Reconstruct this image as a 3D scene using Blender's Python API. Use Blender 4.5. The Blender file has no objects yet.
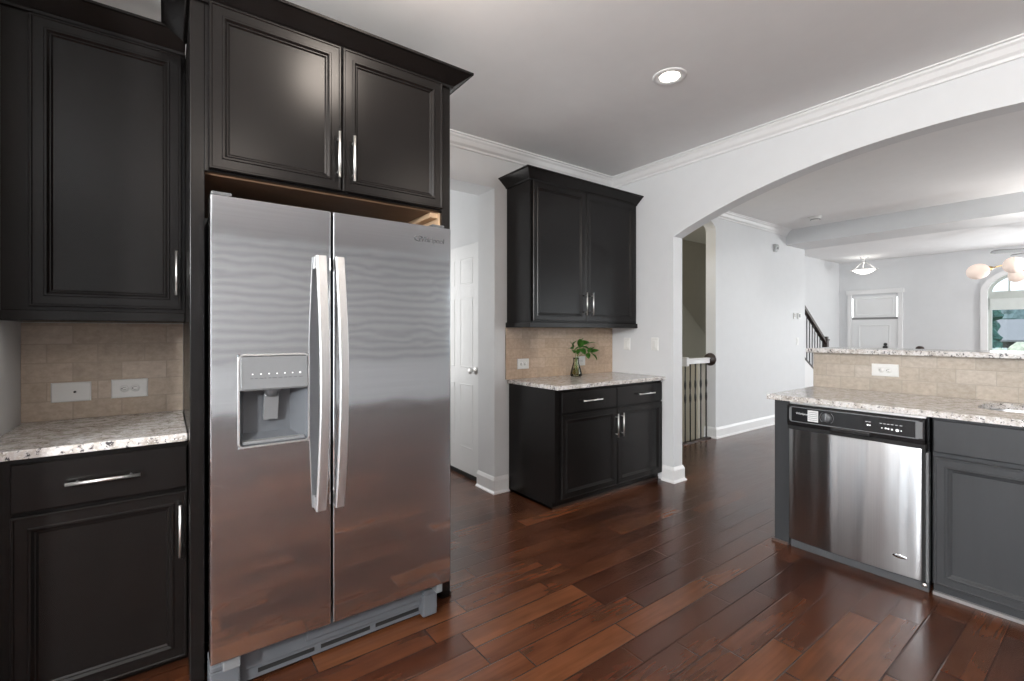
import bpy, bmesh, math, random
from mathutils import Vector, Matrix

random.seed(7)
PI = math.pi
S = bpy.context.scene
C = S.collection

# ------------------------------------------------------------------ camera
F_PX, YAW, HORIZON, CAM_H = 467.0, 0.637154, 332.5, 1.30
cam = bpy.data.cameras.new('camera')
cam.sensor_fit = 'HORIZONTAL'
cam.sensor_width = 36.0
cam.lens = 36.0 * F_PX / 1024.0
cam.shift_y = (HORIZON - 340.5) / 1024.0
cam.clip_start = 0.05
cam.clip_end = 300
camo = bpy.data.objects.new('camera', cam)
C.objects.link(camo)
camo.location = (0, 0, CAM_H)
camo.rotation_euler = (PI / 2, 0, -YAW)
S.camera = camo

# ------------------------------------------------------------------ view
S.view_settings.view_transform = 'Standard'
S.view_settings.look = 'None'
S.view_settings.gamma = 1.0
S.view_settings.use_curve_mapping = False
S.view_settings.exposure = 0.87

# ------------------------------------------------------------------ sky
W = bpy.data.worlds.new('sky')
S.world = W
W.use_nodes = True
wn = W.node_tree.nodes
bgn = wn['Background']
bgn.inputs['Color'].default_value = (0.80, 0.90, 1.0, 1)
bgn.inputs['Strength'].default_value = 1.3


# ------------------------------------------------------------------ lamps
def area(name, loc, rot, sx, sy, power, col=(1, 1, 1), shape='RECTANGLE', spread=None):
    l = bpy.data.lights.new(name, 'AREA')
    l.shape = shape
    l.size = sx
    l.size_y = sy
    l.energy = power
    l.color = col
    if spread:
        l.spread = spread
    o = bpy.data.objects.new(name, l)
    C.objects.link(o)
    o.location = loc
    o.rotation_euler = rot
    return o


DAY = (0.93, 0.97, 1.0)
WARM = (1.0, 0.90, 0.80)
# daylight at the window openings (patio door beside the kitchen, living room windows); hall and basement lights are unseen sources with no window drawn
area('daylight_patio_door', (-3.5, -0.3, 1.15), (PI / 2, 0, -PI / 2), 3.4, 2.1, 15, DAY)
area('daylight_living_window', (6.0, -4.60, 1.55), (PI / 2 + .75, 0, 0), 2.6, 1.5, 20, DAY)
area('daylight_dining_window', (9.8, -4.60, 1.55), (PI / 2 + .6, 0, 0), 2.6, 1.5, 36, DAY)
area('daylight_front_window', (11.70, 0.85, 1.35), (PI / 2, 0, PI / 2), 1.5, 1.6, 20, DAY)
area('added_hall_fill', (1.66, 5.1, 1.5), (PI / 2, 0, PI), 0.8, 1.6, 11, (1, .99, .97))
area('daylight_basement', (6.6, 3.75, -1.9), (PI, 0, 0), 1.2, 0.5, 14, DAY)
# recessed ceiling lamps of the kitchen that are out of the picture
for lx, ly, pw in ((0.68, 1.42, 11), (2.0, -0.30, 6), (0.45, -0.50, 10), (-1.4, 0.9, 16)):
    l = bpy.data.lights.new('flush_ceiling_lamp', 'POINT')
    l.energy = pw
    l.shadow_soft_size = 0.13
    l.color = (1, .88, .77)
    o = bpy.data.objects.new('flush_ceiling_lamp', l)
    C.objects.link(o)
    o.location = (lx, ly, 2.66)
# the chandelier's light, plus unseen fill lights added for kitchen, foyer and stairwell
for nm, loc, pw, rad, col in (('added_kitchen_fill', (-2.1, -0.7, 2.05), 280, 0.16, (.975, .99, 1.0)), ('chandelier_lamp', (7.25, 0.25, 2.0), 21, 0.10, (1, .97, .94)),
                              ('added_foyer_fill', (10.6, -1.3, 1.3), 118, 0.20, (1, .985, .97)), ('added_stairwell_fill', (4.55, 3.85, 2.45), 8, 0.12, (1, .93, .82))):
    l = bpy.data.lights.new(nm, 'POINT')
    l.energy = pw
    l.shadow_soft_size = rad
    l.color = col
    o = bpy.data.objects.new(nm, l)
    C.objects.link(o)
    o.location = loc


# ------------------------------------------------------------------ node helpers
def mat(name):
    m = bpy.data.materials.new(name)
    m.use_nodes = True
    nt = m.node_tree
    b = nt.nodes['Principled BSDF']
    return m, nt, b


def N(nt, typ, **kw):
    n = nt.nodes.new(typ)
    for k, v in kw.items():
        setattr(n, k, v)
    return n


def setin(n, **kw):
    for k, v in kw.items():
        n.inputs[k.replace('_', ' ')].default_value = v


def math_node(nt, op, a, b=None):
    n = nt.nodes.new('ShaderNodeMath')
    n.operation = op
    for i, v in enumerate((a, b)):
        if v is None:
            continue
        if isinstance(v, (int, float)):
            n.inputs[i].default_value = v
        else:
            nt.links.new(v, n.inputs[i])
    return n.outputs[0]


def objcoord(nt, scale=(1, 1, 1)):
    tc = nt.nodes.new('ShaderNodeTexCoord')
    mp = nt.nodes.new('ShaderNodeMapping')
    mp.inputs['Scale'].default_value = scale
    nt.links.new(tc.outputs['Object'], mp.inputs['Vector'])
    return mp.outputs['Vector']


def ramp(nt, fac, stops):
    r = nt.nodes.new('ShaderNodeValToRGB')
    els = r.color_ramp.elements
    while len(els) < len(stops):
        els.new(0.5)
    for e, (p, c) in zip(els, stops):
        e.position = p
        e.color = (*c, 1)
    nt.links.new(fac, r.inputs['Fac'])
    return r.outputs['Color']


def noise(nt, vec, scale, detail=3, rough=0.55, dist=0.0):
    n = nt.nodes.new('ShaderNodeTexNoise')
    n.inputs['Scale'].default_value = scale
    n.inputs['Detail'].default_value = detail
    n.inputs['Roughness'].default_value = rough
    n.inputs['Distortion'].default_value = dist
    nt.links.new(vec, n.inputs['Vector'])
    return n.outputs['Fac']


def bump(nt, height, bsdf, strength=0.2, dist=0.01):
    b = nt.nodes.new('ShaderNodeBump')
    b.inputs['Strength'].default_value = strength
    b.inputs['Distance'].default_value = dist
    nt.links.new(height, b.inputs['Height'])
    nt.links.new(b.outputs['Normal'], bsdf.inputs['Normal'])


def plain(name, col, rough=0.5, metal=0.0, tex=0.04, scale=8.0, bumpy=0.0, spec=None):
    """paint or plastic: one colour with a slight mottling and optional fine bump"""
    m, nt, b = mat(name)
    v = objcoord(nt)
    f = noise(nt, v, scale, 4)
    lo = tuple(max(0, c * (1 - tex)) for c in col)
    hi = tuple(min(1, c * (1 + tex)) for c in col)
    nt.links.new(ramp(nt, f, [(0.3, lo), (0.7, hi)]), b.inputs['Base Color'])
    b.inputs['Roughness'].default_value = rough
    b.inputs['Metallic'].default_value = metal
    if spec is not None:
        b.inputs['Specular IOR Level'].default_value = spec
    if bumpy:
        bump(nt, noise(nt, v, 180, 2), b, bumpy, 0.002)
    return m


# ------------------------------------------------------------------ materials
M = {}
M['wall'] = plain('wall_paint', (0.70, 0.71, 0.72), 0.6, tex=0.012)
M['ceiling'] = plain('ceiling_paint', (0.84, 0.84, 0.84), 0.85, tex=0.012)
M['tan'] = plain('stairwell_paint', (0.42, 0.39, 0.32), 0.7, tex=0.02)
M['cream'] = plain('stair_half_wall_paint', (0.60, 0.57, 0.48), 0.6, tex=0.02)
M['trim'] = plain('white_trim_paint', (0.80, 0.80, 0.80), 0.35, tex=0.01)
M['door_white'] = plain('white_door_paint', (0.80, 0.81, 0.81), 0.4, tex=0.01)
M['plate'] = plain('white_plastic', (0.78, 0.78, 0.76), 0.35, tex=0.01)
M['plate_dark'] = plain('dark_slot', (0.03, 0.03, 0.03), 0.5)
M['grey_plastic'] = plain('grey_plastic', (0.085, 0.088, 0.092), 0.35, tex=0.03)
M['mid_plastic'] = plain('silver_grey_plastic', (0.17, 0.175, 0.18), 0.3, tex=0.03)
M['grille_plastic'] = plain('blue_grey_plastic', (0.105, 0.112, 0.122), 0.35, tex=0.03)
M['dark_plastic'] = plain('black_plastic', (0.012, 0.012, 0.013), 0.22)
M['shadow_gap'] = plain('black_rubber_gap_shade', (0.008, 0.008, 0.008), 0.7)  # rubber black; also paints the shade inside slots and gaps
M['nickel'] = plain('brushed_nickel', (0.84, 0.83, 0.81), 0.36, 1.0, tex=0.02)
M['chrome'] = plain('chrome', (0.75, 0.75, 0.76), 0.12, 1.0, tex=0.02)
M['brass'] = plain('aged_brass', (0.36, 0.25, 0.12), 0.3, 1.0, tex=0.05)
M['iron'] = plain('black_iron', (0.02, 0.02, 0.02), 0.4)
M['dark_wood'] = plain('dark_stained_wood', (0.03, 0.016, 0.011), 0.35, tex=0.15)
M['birch'] = plain('unfinished_birch', (0.62, 0.42, 0.26), 0.6, tex=0.08)
M['fan'] = plain('grey_fan_blade', (0.25, 0.25, 0.25), 0.5)
M['shade'] = plain('window_shade_cloth', (0.62, 0.66, 0.64), 0.8)
M['stem'] = plain('green_stem', (0.13, 0.20, 0.03), 0.5)
M['white_ink'] = plain('white_print', (0.75, 0.75, 0.75), 0.5)


def cabinet_paint(name, col, rough, spec):
    m, nt, b = mat(name)
    g = noise(nt, objcoord(nt, (9, 9, 1.2)), 2.0, 2, 0.5)
    nt.links.new(ramp(nt, g, [(0.3, tuple(c * 0.92 for c in col)), (0.7, tuple(c * 1.08 for c in col))]), b.inputs['Base Color'])
    b.inputs['Roughness'].default_value = rough
    b.inputs['Specular IOR Level'].default_value = spec
    return m


M['charcoal'] = cabinet_paint('charcoal_cabinet_tone', (0.040, 0.042, 0.045), 0.42, 0.45)  # lighter grey base colour and rougher than the black cabinets
M['cabinet'] = cabinet_paint('black_cabinet_finish', (0.0066, 0.0056, 0.0053), 0.27, 0.24)


def steel(name, axis, wav, rough, col=(0.58, 0.59, 0.60), aniso=0.35):
    """brushed stainless; axis = brushing direction in object space, wav = rippling of the sheet"""
    m, nt, b = mat(name)
    b.inputs['Metallic'].default_value = 1.0
    fine = (2, 2, 320) if axis == 'x' else (320, 320, 2)
    f = noise(nt, objcoord(nt, fine), 1.0, 2)
    nt.links.new(ramp(nt, f, [(0.2, tuple(c * 0.93 for c in col)), (0.8, tuple(c * 1.05 for c in col))]), b.inputs['Base Color'])
    b.inputs['Roughness'].default_value = rough
    b.inputs['Anisotropic'].default_value = aniso
    tg = nt.nodes.new('ShaderNodeTangent')
    tg.direction_type = 'RADIAL'
    tg.axis = 'Z'
    nt.links.new(tg.outputs[0], b.inputs['Tangent'])
    if axis == 'z':
        b.inputs['Anisotropic Rotation'].default_value = 0.25
    if wav:
        n = nt.nodes.new('ShaderNodeTexNoise')
        n.inputs['Scale'].default_value = 1.0
        n.inputs['Detail'].default_value = 1.5
        n.inputs['Distortion'].default_value = 0.35
        nt.links.new(objcoord(nt, (5.5, 1, 5) if axis == 'x' else (7, 7, 0.3)), n.inputs['Vector'])
        bump(nt, n.outputs['Fac'], b, 1.0, wav)
    return m


M['steel_h'] = steel('brushed_stainless_fridge', 'x', 0.00085, 0.07, (0.58, 0.59, 0.605), aniso=0.0)
M['steel_v'] = steel('brushed_stainless_dishwasher', 'z', 0.012, 0.31, (0.50, 0.505, 0.515), aniso=0.85)
M['steel_handle'] = steel('stainless_handle', 'z', 0, 0.42, (0.72, 0.72, 0.72))
M['sink_steel'] = steel('sink_stainless', 'x', 0, 0.28)


def granite():
    m, nt, b = mat('speckled_granite')
    v = objcoord(nt)
    big = noise(nt, v, 22, 5, 0.65)
    base = ramp(nt, big, [(0.30, (0.27, 0.235, 0.20)), (0.44, (0.52, 0.48, 0.44)), (0.58, (0.72, 0.70, 0.69)), (0.75, (0.58, 0.51, 0.43))])
    sp = noise(nt, v, 58, 4, 0.7)
    mix = nt.nodes.new('ShaderNodeMix')
    mix.data_type = 'RGBA'
    k = ramp(nt, sp, [(0.38, (1, 1, 1)), (0.44, (0, 0, 0))])
    nt.links.new(k, mix.inputs['Factor'])
    nt.links.new(base, mix.inputs['A'])
    mix.inputs['B'].default_value = (0.06, 0.055, 0.06, 1)
    sp2 = noise(nt, objcoord(nt, (1, 1, 1.3)), 120, 2, 0.6)
    mix2 = nt.nodes.new('ShaderNodeMix')
    mix2.data_type = 'RGBA'
    nt.links.new(ramp(nt, sp2, [(0.60, (0, 0, 0)), (0.66, (1, 1, 1))]), mix2.inputs['Factor'])
    nt.links.new(mix.outputs['Result'], mix2.inputs['A'])
    mix2.inputs['B'].default_value = (0.85, 0.84, 0.82, 1)
    nt.links.new(mix2.outputs['Result'], b.inputs['Base Color'])
    b.inputs['Roughness'].default_value = 0.13
    b.inputs['Specular IOR Level'].default_value = 0.6
    return m


M['granite'] = granite()


def running_bond(nt, u, v, bw, bh, half=True):
    """returns (cell id vector, distance to the joint) for courses of bw x bh"""
    row = math_node(nt, 'FLOOR', math_node(nt, 'DIVIDE', v, bh))
    if half:
        off = math_node(nt, 'MULTIPLY', math_node(nt, 'MODULO', math_node(nt, 'ABSOLUTE', row), 2.0), 0.5)
    else:
        wn_ = nt.nodes.new('ShaderNodeTexWhiteNoise')
        wn_.noise_dimensions = '1D'
        nt.links.new(math_node(nt, 'ADD', row, 13.3), wn_.inputs['W'])
        off = math_node(nt, 'MULTIPLY', wn_.outputs['Value'], 7.0)
    uu = math_node(nt, 'ADD', math_node(nt, 'DIVIDE', u, bw), off)
    col = math_node(nt, 'FLOOR', uu)
    cid = nt.nodes.new('ShaderNodeCombineXYZ')
    nt.links.new(col, cid.inputs[0])
    nt.links.new(row, cid.inputs[1])
    fu = math_node(nt, 'MULTIPLY', math_node(nt, 'PINGPONG', uu, 0.5), bw)
    fv = math_node(nt, 'MULTIPLY', math_node(nt, 'PINGPONG', math_node(nt, 'DIVIDE', v, bh), 0.5), bh)
    return cid.outputs[0], math_node(nt, 'MINIMUM', fu, fv)


def tile_mat(name, tint):
    m, nt, b = mat(name)
    tc = nt.nodes.new('ShaderNodeTexCoord')
    sep = nt.nodes.new('ShaderNodeSeparateXYZ')
    nt.links.new(tc.outputs['Object'], sep.inputs[0])
    cid, dj = running_bond(nt, sep.outputs[0], sep.outputs[2], 0.168, 0.0836)
    wnn = nt.nodes.new('ShaderNodeTexWhiteNoise')
    wnn.noise_dimensions = '3D'
    nt.links.new(cid, wnn.inputs['Vector'])
    cells = ramp(nt, wnn.outputs['Value'], [(0.0, tuple(c * 0.88 for c in tint)), (0.5, tint), (1.0, (tint[0] * 1.06, tint[1] * 1.09, tint[2] * 1.14))])
    st = noise(nt, objcoord(nt, (1, 1, 1.3)), 30, 5, 0.65, 0.2)
    mul = nt.nodes.new('ShaderNodeMix')
    mul.data_type = 'RGBA'
    mul.blend_type = 'MULTIPLY'
    mul.inputs['Factor'].default_value = 1.0
    nt.links.new(cells, mul.inputs['A'])
    nt.links.new(ramp(nt, st, [(0.3, (0.80, 0.77, 0.74)), (0.7, (1.08, 1.08, 1.08))]), mul.inputs['B'])
    jm = nt.nodes.new('ShaderNodeMix')
    jm.data_type = 'RGBA'
    joint = ramp(nt, dj, [(0.0012, (1, 1, 1)), (0.0030, (0, 0, 0))])
    nt.links.new(joint, jm.inputs['Factor'])
    nt.links.new(mul.outputs['Result'], jm.inputs['A'])
    jm.inputs['B'].default_value = (tint[0] * 0.78, tint[1] * 0.78, tint[2] * 0.78, 1)
    nt.links.new(jm.outputs['Result'], b.inputs['Base Color'])
    b.inputs['Roughness'].default_value = 0.45
    h = math_node(nt, 'MINIMUM', dj, 0.003)
    bump(nt, h, b, 0.3, 1.0)
    return m


M['tile_warm_lit'] = tile_mat('travertine_tile_warm_light', (0.54, 0.405, 0.295))  # same travertine, with the buffet's warm lamp light put into the tint
M['tile_pale_lit'] = tile_mat('travertine_tile_pale_light', (0.50, 0.44, 0.37))  # same travertine, with the paler light at the peninsula put into the tint
M['tile'] = tile_mat('travertine_tile', (0.53, 0.435, 0.345))


def floor_mat():
    m, nt, b = mat('dark_hand_scraped_planks')
    tc = nt.nodes.new('ShaderNodeTexCoord')
    sep = nt.nodes.new('ShaderNodeSeparateXYZ')
    nt.links.new(tc.outputs['Object'], sep.inputs[0])
    cid, dj = running_bond(nt, sep.outputs[0], sep.outputs[1], 0.66, 0.117, half=False)
    wnn = nt.nodes.new('ShaderNodeTexWhiteNoise')
    nt.links.new(cid, wnn.inputs['Vector'])
    plank = ramp(nt, wnn.outputs['Value'], [(0.0, (0.042, 0.0135, 0.0068)), (0.3, (0.062, 0.0205, 0.0098)), (0.75, (0.086, 0.0295, 0.0130)), (1.0, (0.122, 0.0440, 0.0185))])
    # figure runs along the planks; shifted per plank
    add = nt.nodes.new('ShaderNodeVectorMath')
    add.operation = 'MULTIPLY_ADD'
    nt.links.new(wnn.outputs['Color'], add.inputs[0])
    add.inputs[1].default_value = (37, 19, 11)
    nt.links.new(tc.outputs['Object'], add.inputs[2])

    def layer(scale, detail, rough, dist):
        mp = nt.nodes.new('ShaderNodeMapping')
        mp.inputs['Scale'].default_value = scale
        nt.links.new(add.outputs[0], mp.inputs['Vector'])
        return noise(nt, mp.outputs['Vector'], 1.0, detail, rough, dist)

    def times(a, col):
        mul = nt.nodes.new('ShaderNodeMix')
        mul.data_type = 'RGBA'
        mul.blend_type = 'MULTIPLY'
        mul.inputs['Factor'].default_value = 1.0
        nt.links.new(a, mul.inputs['A'])
        nt.links.new(col, mul.inputs['B'])
        return mul.outputs['Result']

    c = times(plank, ramp(nt, layer((3.0, 60, 1), 3, 0.5, 0.3), [(0.3, (0.86, 0.84, 0.82)), (0.7, (1.12, 1.12, 1.12))]))
    c = times(c, ramp(nt, layer((3.2, 9.0, 1), 2, 0.5, 0.2), [(0.25, (0.62, 0.58, 0.55)), (0.5, (1.0, 1.0, 1.0)), (0.78, (1.25, 1.26, 1.26))]))
    jm = nt.nodes.new('ShaderNodeMix')
    jm.data_type = 'RGBA'
    nt.links.new(ramp(nt, dj, [(0.0010, (1, 1, 1)), (0.0024, (0, 0, 0))]), jm.inputs['Factor'])
    nt.links.new(c, jm.inputs['A'])
    jm.inputs['B'].default_value = (0.010, 0.006, 0.005, 1)
    nt.links.new(jm.outputs['Result'], b.inputs['Base Color'])
    rr = nt.nodes.new('ShaderNodeMapRange')
    rr.inputs['To Min'].default_value = 0.19
    rr.inputs['To Max'].default_value = 0.29
    nt.links.new(layer((4, 14, 1), 2, 0.5, 0.2), rr.inputs['Value'])
    nt.links.new(rr.outputs[0], b.inputs['Roughness'])
    b.inputs['Specular IOR Level'].default_value = 0.6
    h = math_node(nt, 'ADD', math_node(nt, 'MULTIPLY', math_node(nt, 'MINIMUM', dj, 0.005), 0.35), math_node(nt, 'MULTIPLY', layer((3.0, 11.0, 1), 1, 0.5, 0.0), 0.0016))
    bump(nt, h, b, 0.4, 1.0)
    return m


M['floor'] = floor_mat()


def emissive(name, col, strength):
    m, nt, b = mat(name)
    b.inputs['Base Color'].default_value = (*col, 1)
    b.inputs['Emission Color'].default_value = (*col, 1)
    b.inputs['Emission Strength'].default_value = strength
    return m


M['lamp'] = emissive('lit_lens', (1.0, 0.93, 0.84), 14)
M['globe'] = emissive('lit_opal_glass', (1.0, 0.84, 0.74), 0.16)
M['bowl'] = emissive('lit_frosted_glass', (1.0, 0.97, 0.92), 1.3)
M['led'] = emissive('lit_indicator', (1.0, 1.0, 1.0), 0.32)


def thin_glass(name, tint=(1, 1, 1)):
    m = bpy.data.materials.new(name)
    m.use_nodes = True
    nt = m.node_tree
    nt.nodes.remove(nt.nodes['Principled BSDF'])
    out = nt.nodes['Material Output']
    tr = nt.nodes.new('ShaderNodeBsdfTransparent')
    tr.inputs['Color'].default_value = (*tint, 1)
    gl = nt.nodes.new('ShaderNodeBsdfGlossy')
    gl.inputs['Roughness'].default_value = 0.03
    fr = nt.nodes.new('ShaderNodeFresnel')
    fr.inputs['IOR'].default_value = 1.45
    mx = nt.nodes.new('ShaderNodeMixShader')
    nt.links.new(fr.outputs[0], mx.inputs[0])
    nt.links.new(tr.outputs[0], mx.inputs[1])
    nt.links.new(gl.outputs[0], mx.inputs[2])
    nt.links.new(mx.outputs[0], out.inputs['Surface'])
    return m


M['pane'] = thin_glass('window_pane', (0.95, 0.98, 0.98))
M['vase'] = thin_glass('vase_glass', (0.90, 0.92, 0.84))
M['water'] = thin_glass('vase_water', (0.80, 0.72, 0.44))


def leaf_mat():
    m, nt, b = mat('leaf_green')
    f = noise(nt, objcoord(nt), 40, 3)
    nt.links.new(ramp(nt, f, [(0.3, (0.025, 0.13, 0.014)), (0.7, (0.11, 0.30, 0.04))]), b.inputs['Base Color'])
    b.inputs['Roughness'].default_value = 0.4
    return m


M['leaf'] = leaf_mat()
M['lawn'] = plain('lawn', (0.10, 0.16, 0.06), 0.9, tex=0.4, scale=3)
M['tree'] = plain('evergreen_foliage', (0.035, 0.10, 0.085), 0.8, tex=0.6, scale=6)
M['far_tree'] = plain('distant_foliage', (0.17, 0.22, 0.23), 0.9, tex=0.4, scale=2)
M['bark'] = plain('bark', (0.10, 0.09, 0.08), 0.9, tex=0.3)
M['roof'] = plain('grey_shingles', (0.24, 0.23, 0.24), 0.8, tex=0.08)
M['siding'] = plain('brown_siding', (0.13, 0.11, 0.11), 0.7)
M['bush'] = plain('pale_blossom_bush', (0.55, 0.54, 0.42), 0.8, tex=0.3, scale=9)
M['fence'] = plain('white_fence_paint', (0.75, 0.76, 0.76), 0.6)


# ------------------------------------------------------------------ mesh helpers
def bx(bm, x0, x1, y0, y1, z0, z1):
    vs = [bm.verts.new(p) for p in ((x0, y0, z0), (x1, y0, z0), (x1, y1, z0), (x0, y1, z0), (x0, y0, z1), (x1, y0, z1), (x1, y1, z1), (x0, y1, z1))]
    for f in ((0, 3, 2, 1), (4, 5, 6, 7), (0, 1, 5, 4), (1, 2, 6, 5), (2, 3, 7, 6), (3, 0, 4, 7)):
        bm.faces.new([vs[i] for i in f])
    return bm


def box(*a):
    return bx(bmesh.new(), *a)


def prism(bm, poly, axis, a, b):
    """poly: 2-D outline; axis x: (y,z), y: (x,z), z: (x,y); extruded from a to b"""
    def P(u, v, w):
        return {'x': (w, u, v), 'y': (u, w, v), 'z': (u, v, w)}[axis]
    lo = [bm.verts.new(P(u, v, a)) for u, v in poly]
    hi = [bm.verts.new(P(u, v, b)) for u, v in poly]
    n = len(poly)
    bm.faces.new(lo)
    bm.faces.new(list(reversed(hi)))
    for i in range(n):
        bm.faces.new((lo[i], hi[i], hi[(i + 1) % n], lo[(i + 1) % n]))
    bmesh.ops.recalc_face_normals(bm, faces=bm.faces)
    return bm


def tube(bm, pts, r, seg=12, cap=True):
    pts = [Vector(p) for p in pts]
    rs = r if isinstance(r, (list, tuple)) else [r] * len(pts)
    rings = []
    up = None
    for i, p in enumerate(pts):
        if i == 0:
            t = pts[1] - pts[0]
        elif i == len(pts) - 1:
            t = pts[-1] - pts[-2]
        else:
            t = (pts[i + 1] - p).normalized() + (p - pts[i - 1]).normalized()
        t.normalize()
        if up is None:
            up = Vector((0, 0, 1)) if abs(t.z) < 0.9 else Vector((1, 0, 0))
        s = t.cross(up)
        s.normalize()
        up = s.cross(t)
        up.normalize()
        rings.append([bm.verts.new(p + (s * math.cos(k * 2 * PI / seg) + up * math.sin(k * 2 * PI / seg)) * rs[i]) for k in range(seg)])
    for a, b in zip(rings, rings[1:]):
        for k in range(seg):
            bm.faces.new((a[k], b[k], b[(k + 1) % seg], a[(k + 1) % seg]))
    if cap:
        bm.faces.new(rings[0])
        bm.faces.new(list(reversed(rings[-1])))
    bmesh.ops.recalc_face_normals(bm, faces=bm.faces)
    return bm


def lathe(bm, prof, seg=24, mtx=None):
    """prof: (radius, height) list about z; mtx places it"""
    mtx = mtx or Matrix.Identity(4)
    rings = []
    for r, z in prof:
        if r < 1e-5:
            rings.append([bm.verts.new(mtx @ Vector((0, 0, z)))])
        else:
            rings.append([bm.verts.new(mtx @ Vector((r * math.cos(k * 2 * PI / seg), r * math.sin(k * 2 * PI / seg), z))) for k in range(seg)])
    for a, b in zip(rings, rings[1:]):
        for k in range(seg):
            k2 = (k + 1) % seg
            if len(a) == 1 and len(b) == 1:
                continue
            if len(a) == 1:
                bm.faces.new((a[0], b[k], b[k2]))
            elif len(b) == 1:
                bm.faces.new((a[k], b[0], a[k2]))
            else:
                bm.faces.new((a[k], b[k], b[k2], a[k2]))
    bmesh.ops.recalc_face_normals(bm, faces=bm.faces)
    return bm


def aim(p, d):
    """matrix at p whose z axis points along d"""
    return Matrix.Translation(Vector(p)) @ Vector(d).to_track_quat('Z', 'Y').to_matrix().to_4x4()


def rings_panel(bm, x0, x1, z0, z1, prof):
    """nested rectangles on a front facing -y: prof = (inset, y) from the back edge to the middle"""
    rr = []
    for ins, y in prof:
        rr.append([bm.verts.new(p) for p in ((x0 + ins, y, z0 + ins), (x1 - ins, y, z0 + ins), (x1 - ins, y, z1 - ins), (x0 + ins, y, z1 - ins))])
    bm.faces.new(list(reversed(rr[0])))
    for a, b in zip(rr, rr[1:]):
        for k in range(4):
            bm.faces.new((a[k], a[(k + 1) % 4], b[(k + 1) % 4], b[k]))
    bm.faces.new(rr[-1])
    bmesh.ops.recalc_face_normals(bm, faces=bm.faces)
    return bm


DOOR = [(0, .020), (0, .003), (.003, 0), (.008, 0), (.011, .003), (.040, .003), (.043, 0), (.049, 0), (.057, .007), (.060, .007), (.066, .012)]
SLAB = [(0, .020), (0, .004), (.004, 0)]


def molding(bm, path, prof, flip=False):
    """profile (out, z) swept along a 2-D path with mitred corners; out = left of travel (right if flip)"""
    n = len(path)
    P = [Vector(p) for p in path]
    cols = []
    for i in range(n):
        ds = []
        if i > 0:
            ds.append((P[i] - P[i - 1]).normalized())
        if i < n - 1:
            ds.append((P[i + 1] - P[i]).normalized())
        ns = [Vector((-d.y, d.x)) * (-1 if flip else 1) for d in ds]
        if len(ns) == 2:
            m = (ns[0] + ns[1])
            m.normalize()
            m = m / max(0.2, m.dot(ns[0]))
        else:
            m = ns[0]
        cols.append([bm.verts.new((P[i].x + m.x * o, P[i].y + m.y * o, z)) for o, z in prof])
    k = len(prof)
    for a, b in zip(cols, cols[1:]):
        for j in range(k):
            bm.faces.new((a[j], b[j], b[(j + 1) % k], a[(j + 1) % k]))
    bm.faces.new(cols[0])
    bm.faces.new(list(reversed(cols[-1])))
    bmesh.ops.recalc_face_normals(bm, faces=bm.faces)
    return bm


def obj(name, bm, m, parent=None, bevel=0.0, seg=2, smooth=False, angle=40):
    me = bpy.data.meshes.new(name)
    bm.to_mesh(me)
    bm.free()
    if isinstance(m, str):
        m = M[m]
    me.materials.append(m)
    o = bpy.data.objects.new(name, me)
    C.objects.link(o)
    if parent:
        o.parent = parent
    if smooth:
        for p in me.polygons:
            p.use_smooth = True
    if bevel:
        b = o.modifiers.new('bevel', 'BEVEL')
        b.width = bevel
        b.segments = seg
        b.limit_method = 'ANGLE'
        b.angle_limit = math.radians(angle)
        b.harden_normals = False
    return o


def tag(o, label, cat, group=None):
    o['label'] = label
    o['category'] = cat
    if group:
        o['group'] = group
    return o


def thing(name, label, cat, loc=(0, 0, 0), rotz=0.0, group=None):
    o = bpy.data.objects.new(name, None)
    o.empty_display_size = 0.1
    C.objects.link(o)
    o.location = loc
    o.rotation_euler = (0, 0, rotz)
    return tag(o, label, cat, group)


def struct(name, bm, m, parent=None, **kw):
    o = obj(name, bm, m, parent, **kw)
    if not parent:
        o['kind'] = 'structure'
    return o


def text_mesh(name, body, size, m, parent, loc, rot, depth=0.0006, scale=(1, 1, 1)):
    cu = bpy.data.curves.new(name, 'FONT')
    cu.body = body
    cu.size = size
    cu.extrude = depth
    cu.align_x = 'CENTER'
    cu.align_y = 'CENTER'
    cu.shear = 0.1
    t = bpy.data.objects.new(name + '_curve', cu)
    C.objects.link(t)
    dg = bpy.context.evaluated_depsgraph_get()
    me = bpy.data.meshes.new_from_object(t.evaluated_get(dg))
    bpy.data.objects.remove(t)
    bpy.data.curves.remove(cu)
    me.name = name
    me.materials.clear()
    me.materials.append(M[m])
    o = bpy.data.objects.new(name, me)
    C.objects.link(o)
    o.parent = parent
    o.location = loc
    o.rotation_euler = rot
    o.scale = scale
    return o


def cut(o, cutters):
    """apply boolean differences by evaluated copy (no operators)"""
    for bm in cutters:
        me = bpy.data.meshes.new('cutter')
        bm.to_mesh(me)
        bm.free()
        c = bpy.data.objects.new('cutter', me)
        C.objects.link(c)
        md = o.modifiers.new('hole', 'BOOLEAN')
        md.operation = 'DIFFERENCE'
        md.solver = 'EXACT'
        md.object = c
        dg = bpy.context.evaluated_depsgraph_get()
        new = bpy.data.meshes.new_from_object(o.evaluated_get(dg))
        o.modifiers.clear()
        o.data = new
        bpy.data.objects.remove(c)
        bpy.data.meshes.remove(me)
    return o


def round_rect(x0, x1, y0, y1, r, n=6):
    pts = []
    for cx, cy, a0 in ((x1 - r, y1 - r, 0), (x0 + r, y1 - r, PI / 2), (x0 + r, y0 + r, PI), (x1 - r, y0 + r, 3 * PI / 2)):
        for k in range(n + 1):
            a = a0 + k * PI / 2 / n
            pts.append((cx + r * math.cos(a), cy + r * math.sin(a)))
    return pts


# ================================================================== THE SETTING
CEIL = 2.80
WB = 3.115      # kitchen back wall face
WA = 3.53       # arch wall face

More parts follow.
